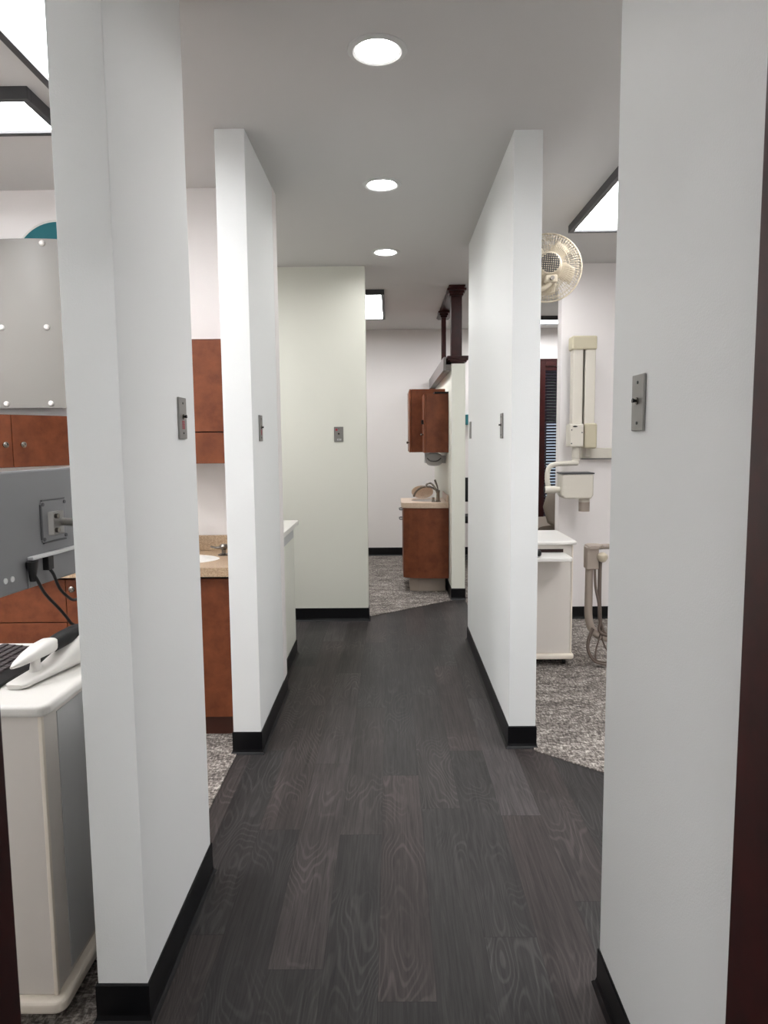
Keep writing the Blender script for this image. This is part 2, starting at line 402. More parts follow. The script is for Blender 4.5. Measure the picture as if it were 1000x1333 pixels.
for x in (WX0+.15, WX1-.15): tube(bm, [(x, 8.604, WZ0+.01), (x, 8.604, WZ1-.03)], .0012, 6, smooth=False)
obj('ladder_cord', bm, 'dgrey', t)
# outside
struct('ground', bx(-8, 16, 8.9, 30, -.3, -.2), 'grass', 'green lawn outside the window')
tag(obj('neighbour_building', prism(B(), [(0, 18), (9, 18), (9, 24), (0, 24)], -.25, 1.8), 'house'), 'pale building seen through the lower half of the window blind', 'building')
t = thing('tree', 'dark leafy tree seen through the upper half of the window blind', 'tree', (5.0, 26.5, -.2))
obj('trunk', tube(B(), [(5, 26.5, -.3), (5.05, 26.5, 1.5), (4.95, 26.4, 3.0)], .3, 12, radii=(.35, .22)), 'toe', t, smooth=True)
bm = B(); rnd = random.Random(5)
for k in range(60):
    a = rnd.uniform(0, 2*PI); rr_ = rnd.uniform(0, 4.2); c0 = Vector((5+rr_*math.cos(a), 26.5+.35*rr_*math.sin(a), rnd.uniform(1.6, 7.5)))
    v_ = bmesh.ops.create_icosphere(bm, subdivisions=2, radius=rnd.uniform(.8, 1.4))['verts']
    for q in v_: q.co = q.co*rnd.uniform(.85, 1.12)+c0
obj('crown', bm, 'leaf', t)

# ---------------------------------------------------------------- lights
for i, (x, y) in enumerate(DL):
    lab = ['largest and nearest round recessed downlight in the corridor ceiling', 'middle one of the three round downlights in the corridor ceiling',
           'farthest small round downlight, just before the cream cross wall'][i]
    t = thing('recessed_downlight', lab, 'ceiling light', (x, y, CEIL), 'round downlights along the corridor ceiling')
    obj('trim_ring', lathe(B(), [(.074, .006), (.074, -.004), (.083, -.008), (.100, -.003), (.102, 0), (.102, .001)], (x, y, CEIL), n=48), 'trim', t, smooth=True)
    obj('reflector', lathe(B(), [(.074, .0), (.073, .05), (.070, .075), (.02, .076), (0, .076)], (x, y, CEIL), n=48), 'trim', t, smooth=True)
    obj('lens', lathe(B(), [(0, .018), (.05, .020), (.072, .026)], (x, y, CEIL), n=48), 'lens', t, smooth=True)

M['tube_dim'] = mat('dim_fluorescent_diffuser', (250, 250, 250), .5, emit=(.985, .99, 1.0), estr=E_TUBE*.5)  # same diffuser at lower emission, to ease the light on nearby surfaces
def ceiling_fixture(x0, x1, y0, y1, label, h=.045, tube='tube'):
    zb = CEIL-h; fr = .028
    t = thing('fluorescent_ceiling_light', label, 'ceiling light', ((x0+x1)/2, (y0+y1)/2, CEIL), 'dark framed fluorescent ceiling lights')
    bm = B()
    for a in ((x0, x1, y0, y0+fr), (x0, x1, y1-fr, y1), (x0, x0+fr, y0+fr, y1-fr), (x1-fr, x1, y0+fr, y1-fr)): box(bm, *a, zb, CEIL)
    obj('frame', bm, 'frame', t, .002)
    obj('diffuser', bx(x0+fr, x1-fr, y0+fr, y1-fr, zb+.012, zb+.018), tube, t)
    return t
ceiling_fixture(-1.22, -.90, 1.62, 2.69, 'long fluorescent light cut by the top left corner, above the rolling cart', tube='tube_dim')
ceiling_fixture(-2.55, -1.33, 2.72, 3.04, 'crosswise fluorescent light near the left edge, behind the corner one', tube='tube_dim')
ceiling_fixture(1.11, 1.43, 3.28, 4.53, 'fluorescent light in the right room ceiling, above the round fan', tube='tube_dim')
ceiling_fixture(-.38, -.05, 6.32, 7.62, 'small looking fluorescent light in the far room, peeking past the cream wall')
ceiling_fixture(1.2, 2.45, 7.75, 8.08, 'thin bright fluorescent strip above the mahogany window')
ceiling_fixture(-.6, .6, -1.8, -1.2, 'added fluorescent fill light behind the doorway, out of the picture')  # added to light the near wall faces; no such fixture is seen
ceiling_fixture(-2.5, -1.28, 4.5, 4.82, 'added fluorescent fill light over the desk area behind the cream counter wall, out of the picture')  # unseen fixture, put in to raise the room brightness
ceiling_fixture(.72, 1.04, 4.95, 5.30, 'small added fluorescent fill light in the passage past the long right partition, out of the picture')  # hidden fixture added to brighten the brown sink cabinet
ceiling_fixture(-2.45, -2.13, 1.40, 2.62, 'added fluorescent fill light over the middle of the left room, left of the picture')  # added outside the view to bring up the left room
ceiling_fixture(1.45, 1.77, 1.45, 2.25, 'added fluorescent fill light in line before the one above the fan, out of the picture')  # extra unseen light for the side of the nearest left partition
ceiling_fixture(-2.4, -2.08, 6.2, 7.42, 'added fluorescent fill light in the far room behind the cream wall, out of the picture', tube='tube_dim')  # put in out of sight to lift the far room
ceiling_fixture(-3.35, -3.03, 1.3, 2.5, 'added fluorescent fill light by the outer wall of the left room, left of the picture')  # invented fixture that brightens the left room and nearest right wall
ceiling_fixture(1.9, 2.22, 1.6, 2.82, 'added fluorescent fill light deep in the right room, out of the picture')  # unseen addition for more light on the corridor wall sides

# ---------------------------------------------------------------- switch plates
def switch(face, p, label, h=.120, w=.072, knob=True, red=None, gang=1, mt='steel', grp='metal call switches on the corridor walls'):
    """face: 'x+','x-','y-' the way the plate looks; p = centre on the wall"""
    rot = {'y-': 0, 'x+': PI/2, 'x-': -PI/2}[face]
    mtx = Matrix.Translation(Vector(p)) @ Matrix.Rotation(rot, 4, 'Z')
    t = thing('wall_switch', label, 'wall switch', p, grp)
    def o(n, bm, m, par=t, **k):
        bmesh.ops.transform(bm, matrix=mtx, verts=bm.verts); return obj(n, bm, m, par, **k)
    w2 = w/2*gang**.6; pl = o('plate', bx(-w2, w2, -.006, 0, -h/2, h/2), mt, bevel=.002)
    for z in (h*.36, -h*.36):
        o('screw', cyl(B(), (0, -.0062, z), .0032, .0015, (0, -1, 0), 12), 'dgrey')
    if knob:
        o('toggle_socket', cyl(B(), (0, -.006, .004), .0075, .003, (0, -1, 0), 16), 'nickel', smooth=True)
        o('toggle_lever', tube(B(), [(0, -.008, .004), (0, -.012, .0045), (0, -.017, .005)], .0032, 10, radii=(.0026, .0052)), 'black', smooth=True)
    if red == 'text':
        bm = B(); rnd = random.Random(3)
        for k in range(6):
            z = -.010-k*.0042
            x = -.011
            while x < .011:
                l = rnd.uniform(.002, .005); box(bm, x, min(x+l, .012), -.0068, -.006, z, z+.0026); x += l+.0012
        o('red_lettering', bm, 'red')
    if red == 'dot':
        o('red_indicator', cyl(B(), (-.016, -.006, .035), .0085, .004, (0, -1, 0), 18), 'red', smooth=True)
        o('label_strip', bx(-.013, .02, -.0066, -.006, -.048, -.034), 'lgrey')
    return t
switch('x+', (-.612, 2.062, 1.5), 'steel switch plate with red lettering on the nearest left partition', red='text')
switch('x+', (-.608, 3.28, 1.49), 'narrow looking steel switch plate with red mark on the second left partition', red='text')
switch('y-', (-.405, 5.475, 1.476), 'steel switch plate with a red dot on the cream cross wall', h=.115, red='dot')
switch('x-', (.534, 1.527, 1.506), 'large steel switch plate with black toggle on the nearest right wall')
switch('x-', (.536, 3.415, 1.493), 'steel switch plate near the close end of the long right partition')
switch('x-', (.536, 4.76, 1.49), 'thin dark switch plate at the far end of the long right partition', h=.113, knob=False)

# ---------------------------------------------------------------- knobs and cabinets
def knob_bm(p, axis, r=.015):
    return lathe(B(), [(.0055, 0), (.005, .010), (.008, .014), (r, .019), (r, .024), (r*.6, .029), (0, .030)], p, axis, 18)
def front(name, par, x0, x1, z0, z1, y, knob=None, m='lam', label=None):
    d = obj(name, bx(x0+.0015, x1-.0015, y-.019, y, z0+.0015, z1-.0015), m, par, .0015)
    if knob: obj('knob', knob_bm((knob[0], y-.019, knob[1]), (0, -1, 0)), 'nickel', d, smooth=True)
    return d
# base cabinets in the left room, fronts at y=3.27
def base_cab(x0, x1, label, layout):
    t = thing('base_cabinet', label, 'cabinet', ((x0+x1)/2, 3.5, 0), 'brown base cabinets in the left room')
    obj('body', bx(x0, x1, 3.289, 3.785, .10, .69 if x0 > -1.5 else .795), 'gap', t)
    if x0 > -1.5: obj('top_rail', bx(x0, x1, 3.289, 3.31, .69, .797), 'gap', t)
    obj('toe_kick', bx(x0, x1, 3.31, 3.785, .006, .10), 'toe', t)
    for f in layout: front(f[0], t, *f[1:5], 3.289, f[5] if len(f) > 5 else None)
    return t
base_cab(-1.04, -.741, 'brown base cabinet with a plain door, under the stone sink counter', [('door', -1.04, -.741, .105, .785, (-1.0, .70))])
base_cab(-1.24, -1.041, 'brown sink base door hidden behind the nearest partition', [('door', -1.24, -1.041, .105, .785, (-1.07, .70))])
base_cab(-1.553, -1.241, 'brown narrow base cabinet with one knob, behind the monitor cables', [('door', -1.553, -1.241, .105, .785, (-1.515, .742))])
base_cab(-2.25, -1.554, 'brown drawer base cabinet seen under the monitor', [('drawer', -2.25, -1.554, .578, .785, (-1.9, .70)), ('drawer', -2.25, -1.554, .36, .576, (-1.9, .50)), ('drawer', -2.25, -1.554, .105, .358, (-1.9, .24))])
# countertop with backsplash and basin
CX0, CX1 = -2.3, -.738
bm = B()
SX, SY, SR1, SR2 = -1.075, 3.49, .205, .155   # basin ellipse
def ellipse_slab(bm, x0, x1, y0, y1, z0, z1, cx, cy, ra, rb, n=40):
    """slab with an elliptical hole"""
    angs = sorted([2*PI*i/n for i in range(n)]+[math.atan2(yy-cy, xx-cx) % (2*PI) for xx in (x0, x1) for yy in (y0, y1)])
    def ringz(z):
        e = []; s = []
        for a in angs:
            c, d = math.cos(a), math.sin(a)
            e.append(bm.verts.new((cx+ra*c, cy+rb*d, z)))
            kx = ((x1-cx)/c if c > 0 else (x0-cx)/c) if abs(c) > 1e-6 else 1e9
            ky = ((y1-cy)/d if d > 0 else (y0-cy)/d) if abs(d) > 1e-6 else 1e9
            k = min(kx, ky); s.append(bm.verts.new((cx+k*c, cy+k*d, z)))
        return e, s
    e0, s0 = ringz(z0); e1, s1 = ringz(z1); n = len(angs)
    for i in range(n):
        j = (i+1) % n
        bm.faces.new((e1[i], e1[j], s1[j], s1[i])); bm.faces.new((e0[i], e0[j], s0[j], s0[i]))
        bm.faces.new((e0[i], e0[j], e1[j], e1[i])); bm.faces.new((s0[i], s0[j], s1[j], s1[i]))
XA, XB = SX-.26, SX+.26
ellipse_slab(bm, CX0, CX1, 3.235, 3.785, .80, .843, SX, SY, SR1, SR2, 80)
t = thing('stone_countertop', 'speckled tan stone countertop with backsplash in the left room', 'countertop', (-1.5, 3.5, .80))
obj('slab', bm, 'granite', t)
obj('backsplash', bx(CX0, CX1, 3.765, 3.785, .843, .925), 'granite', t, .002)
obj('basin', lathe(B(), [(1.0, -.003), (1.0, -.012), (.93, -.06), (.7, -.12), (.3, -.145), (0, -.147)], (SX, SY, .843), n=40, sx=SR1-.002, sy=SR2-.002), 'white', t, smooth=True)
t = thing('basin_faucet', 'brushed nickel lever faucet on the stone counter, by the second left partition', 'faucet', (SX, 3.70, .843))
def lever(px, py):
    h = obj('handle', lathe(B(), [(.030, 0), (.030, .005), (.022, .009), (.011, .012), (.012, .03), (.020, .036), (.022, .048), (.016, .058), (0, .060)], (px, py, .843), n=24), 'nickel', t, smooth=True)
    obj('lever', tube(B(), [(px, py-.003, .888), (px-.035, py-.010, .884), (px-.065, py-.016, .892)], .006, 10, radii=(.0075, .004)), 'nickel', h, smooth=True)
lever(-.873, 3.60); lever(-1.30, 3.66)
obj('spout', tube(B(), [(SX, 3.71, .843), (SX, 3.71, 1.0), (SX, 3.69, 1.05), (SX, 3.62, 1.065), (SX, 3.57, 1.03), (SX, 3.565, .99)], .011, 12), 'nickel', t, smooth=True)
obj('spout_base', lathe(B(), [(.028, 0), (.028, .006), (.016, .012), (.012, .03)], (SX, 3.71, .843), n=24), 'nickel', t, smooth=True)
# upper cabinets on the back wall
t = thing('wall_cabinet', 'brown wall cabinet between the two left partitions, tall door over a low drawer front', 'cabinet', (-.9, 3.6, 1.325), 'brown wall cabinets')
obj('body', bx(-1.22, -.741, 3.489, 3.787, 1.322, 1.922), 'gap', t)
front('door', t, -1.22, -.741, 1.478, 1.923, 3.489, (-1.18, 1.53))
front('lower_panel', t, -1.22, -.741, 1.322, 1.476, 3.489)
obj('top_panel', bx(-1.22, -.741, 3.47, 3.787, 1.923, 1.926), 'lam', t)
# corner wall cabinet, set on the diagonal
A2 = Vector((-1.89, 3.4)); B2 = Vector((-1.70, 3.71)); d = (B2-A2).normalized(); nrm = Vector((d.y, -d.x))
Aw = A2-d*.42; zt, zb = 1.572, 1.312
t = thing('wall_cabinet', 'low brown diagonal corner cabinet with two knobs, under the grey bolted panel', 'cabinet', (A2.x, A2.y, zb), 'brown wall cabinets')
ins = -nrm*.02
P2 = [tuple(Aw+ins), tuple(B2+ins), (B2.x-.01, 3.787), (-2.5, 3.787), (-2.5, Aw.y)]
obj('body', prism(B(), P2, zb, zt), 'gap', t)
split = A2+d*.058
def diag_front(p0, p1):
    q = [p0+d*.002+ins, p1-d*.002+ins, p1-d*.002, p0+d*.002]
    return prism(B(), [tuple(v) for v in q], zb+.002, zt-.002)
for (p0, p1, kp) in ((Aw, split, split-d*.045), (split, B2, split+d*.045)):
    dd = obj('door', diag_front(p0, p1), 'lam', t, .0015)
    obj('knob', knob_bm((kp.x, kp.y, 1.424), (nrm.x, nrm.y, 0)), 'nickel', dd, smooth=True)
# grey bolted panel on stand-offs, and the round teal decoration behind it
t = thing('bolted_panel', 'light grey plastic panel fixed to the wall with white button bolts, at the left edge', 'wall panel', (-2.1, 3.74, 1.6))
bm = B(); n = 24; x0, x1 = -2.62, -1.66; z0, z1 = 1.615, 2.475
lo = []
for i in range(n+1):
    u = i/n; x = x0+(x1-x0)*u; y = 3.735-.028*math.sin(PI*((u*2.0) % 1.0))
    lo.append((x, y))
pts = lo+[(x, y+.006) for x, y in reversed(lo)]
prism(bm, pts, z0, z1); obj('panel_sheet', bm, 'panel', t, smooth=True)
for x in (-2.49, -2.255, -2.02, -1.785):
    for z in (1.637, 2.03, 2.452):
        u = (x-x0)/(x1-x0); y = 3.735-.028*math.sin(PI*((u*2.0) % 1.0))
        obj('button_bolt', lathe(B(), [(.0045, -.05), (.0045, 0), (.015, 0), (.015, .004), (.010, .010), (0, .012)], (x, y, z), (0, -1, 0), 20), 'bolt', t, smooth=True)
t = thing('wall_disc', 'round teal wall disc with a white rim, mostly hidden behind the grey panel', 'wall decoration', (-1.73, 3.79, 2.34))
obj('disc', cyl(B(), (-1.73, 3.789, 2.34), .237, .012, (0, -1, 0), 64), 'teal', t)
obj('rim', tube(B(), ring_path((-1.73, 3.781, 2.34), .241, (0, 1, 0), 64), .007, 8, smooth=False, closed=True), 'white', t, smooth=True)

# ---------------------------------------------------------------- rolling cart, left
def caster(par, x, y, r=.022):
    c = obj('caster', cyl(B(), (x-.008, y, r+CT), r, .016, (1, 0, 0), 20), 'black', par, smooth=True)
    obj('fork', bx(x-.012, x+.012, y-.008, y+.010, r*1.7, r*2+.014), 'dgrey', c)
def rounded(x0, x1, y0, y1, r, n=6):
    pts = []
    for cx, cy, a0 in ((x1-r, y1-r, 0), (x0+r, y1-r, PI/2), (x0+r, y0+r, PI), (x1-r, y0+r, 1.5*PI)):
        for i in range(n+1):
            a = a0+PI/2*i/n; pts.append((cx+r*math.cos(a), cy+r*math.sin(a)))
    return pts
LT = .826
t = thing('rolling_cart', 'white rolling cart with rounded top at the left edge, carrying the keyboard', 'cart', (-1.1, 1.9, 0))
obj('body', bx(-1.42, -.829, 1.585, 2.06, .085, LT-.028), 'cartbody', t, .003)
obj('corner_strip', bx(-.836, -.826, 1.582, 1.594, .085, LT-.028), 'edge', t, .002)
obj('side_panel', bx(-.829, -.8265, 1.66, 2.05, .10, LT-.05), 'lgrey', t)
obj('top', prism(B(), rounded(-1.45, -.802, 1.56, 2.085, .03), LT-.028, LT), 'white', t, .011, seg=4)
obj('base', prism(B(), rounded(-1.45, -.802, 1.56, 2.085, .03), .050, .085), 'edge', t, .012, seg=4)
for cx in (-1.38, -.87):
    for cy in (1.66, 1.99): caster(t, cx, cy, .020)
# keyboard
ang = math.radians(-9)
def placed(bm, mt): bmesh.ops.transform(bm, matrix=mt, verts=bm.verts); return bm
km = Matrix.Translation((-1.06, 1.765, LT)) @ Matrix.Rotation(math.radians(88), 4, 'Z')
t = thing('computer_keyboard', 'black keyboard lying on the white cart', 'keyboard', (-1.06, 1.765, LT))
bm = B(); prof = [(-.085, .001), (.085, .001), (.085, .026), (.07, .027), (-.05, .016), (-.085, .010)]
vs = [[bm.verts.new((x, y, z)) for y, z in prof] for x in (-.215, .215)]
bm.faces.new(vs[0]); bm.faces.new(vs[1])
for i in range(len(prof)): j = (i+1) % len(prof); bm.faces.new((vs[0][i], vs[0][j], vs[1][j], vs[1][i]))
obj('case', placed(bm, km), 'black', t, .002)
bm = B()
for r in range(6):
    y = .064-r*.0205; z = .0266-(r)*.0019
    for k in range(21):
        if r == 5 and 5 < k < 11: continue
        x = -.203+k*.0194
        box(bm, x, x+.0165, y-.0085, y+.0085, z-.002, z+.0045)
    if r == 5: box(bm, -.203+6*.0194, -.203+11*.0194-.003, y-.0085, y+.0085, z-.002, z+.0045)
obj('keys', placed(bm, km), 'key', t, .001)
# white handset on its cradle
t = thing('handset_cradle', 'white plastic handset resting in its cradle on the cart, in front of the keyboard', 'handset', (-.90, 1.78, LT))
def loft(bm, secs, n=16):
    """secs: (x, y, z, half width, half height) along Y"""
    rings = []
    for (x, y, z, w, h) in secs:
        ring = []
        for i in range(n):
            a = 2*PI*i/n; c, s = math.cos(a), math.sin(a)
            ring.append(bm.verts.new((x+w*math.copysign(abs(c)**.7, c), y, z+h*math.copysign(abs(s)**.7, s))))
        rings.append(ring)
    for a, b in zip(rings, rings[1:]):
        for i in range(n): bm.faces.new((a[i], a[(i+1) % n], b[(i+1) % n], b[i]))
    bm.faces.new(rings[0]); bm.faces.new(rings[-1]); return bm
HX = -.872
CRM = Matrix.Translation((-.935, 1.672, 0)) @ Matrix.Rotation(math.radians(-6), 4, 'Z') @ Matrix.Translation((.882, -1.575, 0))
def cr_(bm): return placed(bm, CRM)
obj('cradle', cr_(loft(B(), [(HX-.010, 1.575, LT+.007, .020, .006), (HX-.009, 1.585, LT+.0085, .030, .008), (HX-.002, 1.64, LT+.012, .031, .0115), (HX+.010, 1.70, LT+.018, .031, .0175),
                        (HX+.022, 1.745, LT+.030, .030, .0295), (HX+.030, 1.79, LT+.042, .028, .0415), (HX+.036, 1.84, LT+.046, .027, .0455), (HX+.040, 1.87, LT+.044, .024, .043)], 20)), 'wplastic', t, smooth=True)
obj('holder_post', cr_(lathe(B(), [(.022, 0), (.015, .012), (.012, .03), (.013, .042)], (HX-.004, 1.655, LT+.015), n=20)), 'wplastic', t, smooth=True)
obj('handset', cr_(loft(B(), [(HX-.022, 1.585, LT+.052, .004, .003), (HX-.018, 1.60, LT+.056, .012, .007), (HX-.012, 1.635, LT+.064, .021, .013), (HX-.004, 1.67, LT+.072, .025, .018), (HX+.004, 1.70, LT+.076, .024, .020), (HX+.007, 1.712, LT+.077, .020, .017)], 20)), 'wplastic', t, smooth=True)
obj('grip', cr_(loft(B(), [(HX+.007, 1.708, LT+.074, .021, .018), (HX+.014, 1.75, LT+.080, .022, .019), (HX+.022, 1.80, LT+.086, .022, .018), (HX+.028, 1.84, LT+.088, .018, .014)], 20)), 'black', t, smooth=True)
# monitor seen from the back
MY0, MY1, MZ0, MZ1 = 1.93, 2.52, .990, 1.350
mx = lambda y: -1.12+(y-2.0)*.133
t = thing('computer_monitor', 'grey backed computer monitor above the white cart, seen from behind at the left edge', 'monitor', (-1.08, 2.26, LT))
mm = Matrix.Translation((mx(2.225), 2.225, 0)) @ Matrix.Rotation(-math.atan(.133), 4, 'Z')
L2 = .295
obj('housing', placed(bx(-.032, 0, -L2, L2, MZ0, MZ1), mm), 'grey', t, .006)
obj('screen', placed(bx(-.0335, -.032, -L2+.012, L2-.012, MZ0+.02, MZ1-.012), mm), 'black', t)
mk = obj('mount_plate', placed(bx(0, .004, -.055, .075, 1.12, 1.25), mm), 'grey', t, .003)
bm = B()
for y0, y1, z0, z1 in ((-.058, -.052, 1.13, 1.24), (-.05, .07, 1.250, 1.254), (-.05, .07, 1.116, 1.120)): box(bm, 0, .0052, y0, y1, z0, z1)
for y in (-.047, .067):
    for z in (1.13, 1.24): cyl(bm, (.004, y, z), .006, .003, (1, 0, 0), 12)
obj('mount_shadow_gap', placed(bm, mm), 'dgrey', mk)
bm = B(); prism(bm, [(.004, -.025), (.018, -.015), (.018, .04), (.004, .05)], 1.14, 1.215)
obj('mount_bracket', placed(bm, mm), 'steel', mk, .002)
for z in (1.155, 1.20): obj('thumb_screw', placed(cyl(B(), (.016, -.004, z), .008, .012, (1, 0, 0), 14), mm), 'nickel', mk, smooth=True)
obj('port_shelf', placed(bx(0, .020, -.13, .20, 1.078, 1.088), mm), 'lgrey', t, .002)
obj('lower_cover', placed(bx(0, .006, -.135, .20, MZ0+.004, 1.078), mm), 'grey', t, .002)
for y in (-.235, -.205): obj('rubber_button', placed(cyl(B(), (0, y, 1.035), .0085, .003, (1, 0, 0), 16), mm), 'lgrey', t, smooth=True)
obj('wall_arm', tube(B(), [(-.742, 2.12, 1.178), (-.85, 2.15, 1.178), (-.98, 2.22, 1.178), (-1.068, 2.255, 1.178)], .013, 12), 'steel', t, smooth=True)
obj('wall_plate', bx(-.743, -.735, 2.07, 2.17, 1.10, 1.26), 'steel', t, .003)
px_ = mx(2.09)+.012
for yy, lab in ((2.098, 'power_cable'), (2.176, 'video_cable')):
    xx = mx(yy)+.013
    if lab == 'power_cable':
        pts = [(xx, yy, 1.04), (xx+.01, 2.10, 1.020), (-1.077, 2.133, .966), (-1.077, 2.225, .892), (-1.077, 2.286, .836), (-1.077, 2.326, .78), (-1.08, 2.34, .5), (-1.1, 2.34, .1), (-1.2, 2.4, .015), (-1.5, 2.5, .010)]
        tg = 'black power cable curving down from the monitor plug, left of the video cable'
    else:
        pts = [(xx, yy, 1.04), (xx+.012, 2.18, 1.020), (-1.072, 2.215, .968), (-1.072, 2.264, .93), (-1.072, 2.317, .905), (-1.07, 2.40, .91), (-1.06, 2.45, .96), (-1.045, 2.44, 1.04)]
        tg = 'black video cable looping right from the monitor, beside the power cable'
    t = thing(lab, tg, 'cable', (xx, yy, 1.06))
    obj('cord', tube(B(), pts, .0050, 8), 'black', t, smooth=True)
    if lab == 'power_cable': obj('plug', placed(loft(B(), [(0, -.045, 0, .008, .008), (0, -.02, 0, .011, .012), (0, 0, 0, .013, .020), (0, .016, 0, .014, .024)], 12), Matrix.Translation((xx, yy, 1.058)) @ Matrix.Rotation(PI/2, 4, 'X')), 'black', t, smooth=True)
    else: obj('plug', bx(xx-.010, xx+.010, yy-.017, yy+.017, 1.035, 1.078), 'black', t, .002)
t = thing('hanging_cable', 'black cable loop hanging behind the cart, beside the nearest left partition', 'cable', (-.78, 2.1, .5))
obj('cord', tube(B(), [(-.80, 2.0, .80), (-.795, 2.0, .74), (-.79, 1.97, .65), (-.785, 1.95, .60), (-.77, 1.98, .56), (-.752, 2.03, .56), (-.75, 2.1, .70)], .004, 8), 'black', t, smooth=True)

# ---------------------------------------------------------------- white counter on the low wall
t = thing('white_countertop', 'white laminate counter on the low wall behind the second left partition', 'countertop', (-.75, 4.25, .87))
obj('top', prism(B(), rounded(-1.2, -.622, 3.905, 4.66, .012), .872, .902), 'white', t, .003)
obj('support_bracket', bx(-.650, -.645, 4.10, 4.56, .80, .872), 'lgrey', t)

# ---------------------------------------------------------------- mahogany cap and columns on the divider
t = thing('mahogany_divider_trim', 'dark mahogany cap, posts and ceiling beam standing on the far divider wall', 'woodwork', (.58, 7.0, 2.08))
def moulding(x0, x1, y0, y1, steps, z0):
    bm = B(); z = z0
    for ex, h in steps: box(bm, x0-ex, x1+ex, y0-ex, y1, z, z+h); z += h
    return bm
obj('cap', moulding(.529, .640, 6.185, 8.59, [(.0, .012), (.018, .014), (.03, .016), (.040, .02)], 2.081), 'maho', t, .003)
for (x0, x1, y0, y1) in ((.525, .620, 6.20, 6.30), (.520, .567, 7.28, 7.33)):
    c_ = obj('post', bx(x0, x1, y0, y1, 2.143, 2.655), 'maho', t, .003)
    bm = B(); z = 2.655
    for ex, h in ((.010, .02), (.02, .02), (.034, .02)):
        box(bm, x0-ex, x1+ex, y0-ex, y1+ex, z, z+h); z += h
    obj('capital', bm, 'maho', c_, .003)
obj('ceiling_beam', moulding(.515, .632, 6.165, 7.80, [(.0, .010), (.012, .012)], 2.715), 'maho', t, .002)
t = thing('cap_glare_strip', 'added grey strip imitating glare along the mahogany cap, with a drop at the far corner', 'glare strip', (.51, 7.5, 2.0))
bm = B(); box(bm, .462, .488, 6.24, 8.55, 2.03, 2.143); box(bm, .488, .528, 6.24, 8.55, 2.03, 2.04); box(bm, .488, .528, 6.24, 6.25, 2.04, 2.08)  # grey strip laid over the cap side in place of its reflection
obj('run', bm, 'cap_glare', t, .004)
obj('drop', bx(.455, .527, 8.40, 8.55, 1.85, 2.03), 'cap_glare', t, .006)

# ---------------------------------------------------------------- sink cabinet beyond the corridor
def bow(y0, y1, x0, x1, r=.12):
    pts = [(x1, y0)]
    for i in range(9):
        a = -PI/2 - (PI/2)*i/8
        pts.append((x0+.30+.30*math.cos(a), y0+.09+.09*math.sin(a)))
    pts += [(x0, y1), (x1, y1)]
    return pts
t = thing('sink_cabinet', 'brown bow fronted sink cabinet on a grey plinth, beyond the corridor', 'cabinet', (.32, 6.8, 0))
obj('body', prism(B(), bow(6.43, 7.02, .105, .524), .145, .800), 'lam', t, .002)
obj('plinth', prism(B(), [(.50, 6.52), (.25, 6.52), (.168, 6.56), (.168, 7.0), (.50, 7.0)], .006, .145), 'taupe', t, .002)
for z in (.79, .70):
    obj('pull', tube(B(), [(.104, 6.62, z-.02), (.08, 6.62, z-.02), (.075, 6.66, z-.02), (.075, 6.76, z-.02), (.08, 6.80, z-.02), (.104, 6.80, z-.02)], .005, 8), 'dgrey', t, smooth=True)
bm = B()
ellipse_slab(bm, .15, .525, 6.50, 7.02, .802, .848, .335, 6.74, .145, .155)
prism(bm, bow(6.42, 6.50, .09, .525), .802, .848); box(bm, .09, .15, 6.50, 7.02, .802, .848)
obj('worktop', bm, 'cstone', t)
obj('backsplash', bx(.508, .525, 6.44, 7.02, .848, .915), 'cstone', t, .003)
obj('basin', lathe(B(), [(1.0, -.003), (.97, -.03), (.8, -.09), (.4, -.12), (0, -.122)], (.335, 6.74, .848), n=36, sx=.143, sy=.153), 'white', t, smooth=True)
t = thing('sink_faucet', 'brushed nickel gooseneck faucet with side lever on the bow fronted sink cabinet', 'faucet', (.43, 6.62, .848))
obj('body', lathe(B(), [(.026, 0), (.026, .006), (.016, .012), (.015, .085), (.018, .09), (.018, .11), (0, .112)], (.435, 6.56, .848), n=20), 'nickel', t, smooth=True)
obj('lever', tube(B(), [(.435, 6.56, .955), (.425, 6.56, 1.0), (.405, 6.56, 1.055)], .007, 10, radii=(.006, .010)), 'nickel', t, smooth=True)
obj('gooseneck', tube(B(), [(.427, 6.57, .93), (.41, 6.57, .975), (.37, 6.58, 1.02), (.335, 6.58, 1.015), (.32, 6.58, .985)], .009, 12), 'nickel', t, smooth=True)
obj('long_spout', tube(B(), [(.43, 6.60, .95), (.36, 6.62, .985), (.29, 6.64, .98), (.235, 6.66, .94), (.21, 6.67, .89)], .009, 12), 'nickel', t, smooth=True)
obj('side_valve', lathe(B(), [(.018, 0), (.012, .01), (.010, .03), (.014, .04), (0, .045)], (.39, 6.56, .848), n=16), 'nickel', t, smooth=True)
t = thing('rinse_dish', 'beige upright oval dish leaning behind the faucet', 'dish', (.3, 6.95, .848))
obj('dish', placed(lathe(B(), [(0, 0), (.08, .004), (.104, .018), (.107, .024), (.102, .022), (.08, .010), (0, .008)], n=40), Matrix.Translation((.305, 6.965, .918)) @ Matrix.Rotation(math.radians(102), 4, 'X') @ Matrix.Diagonal((1, .62, 1, 1))), 'cstone', t, smooth=True)
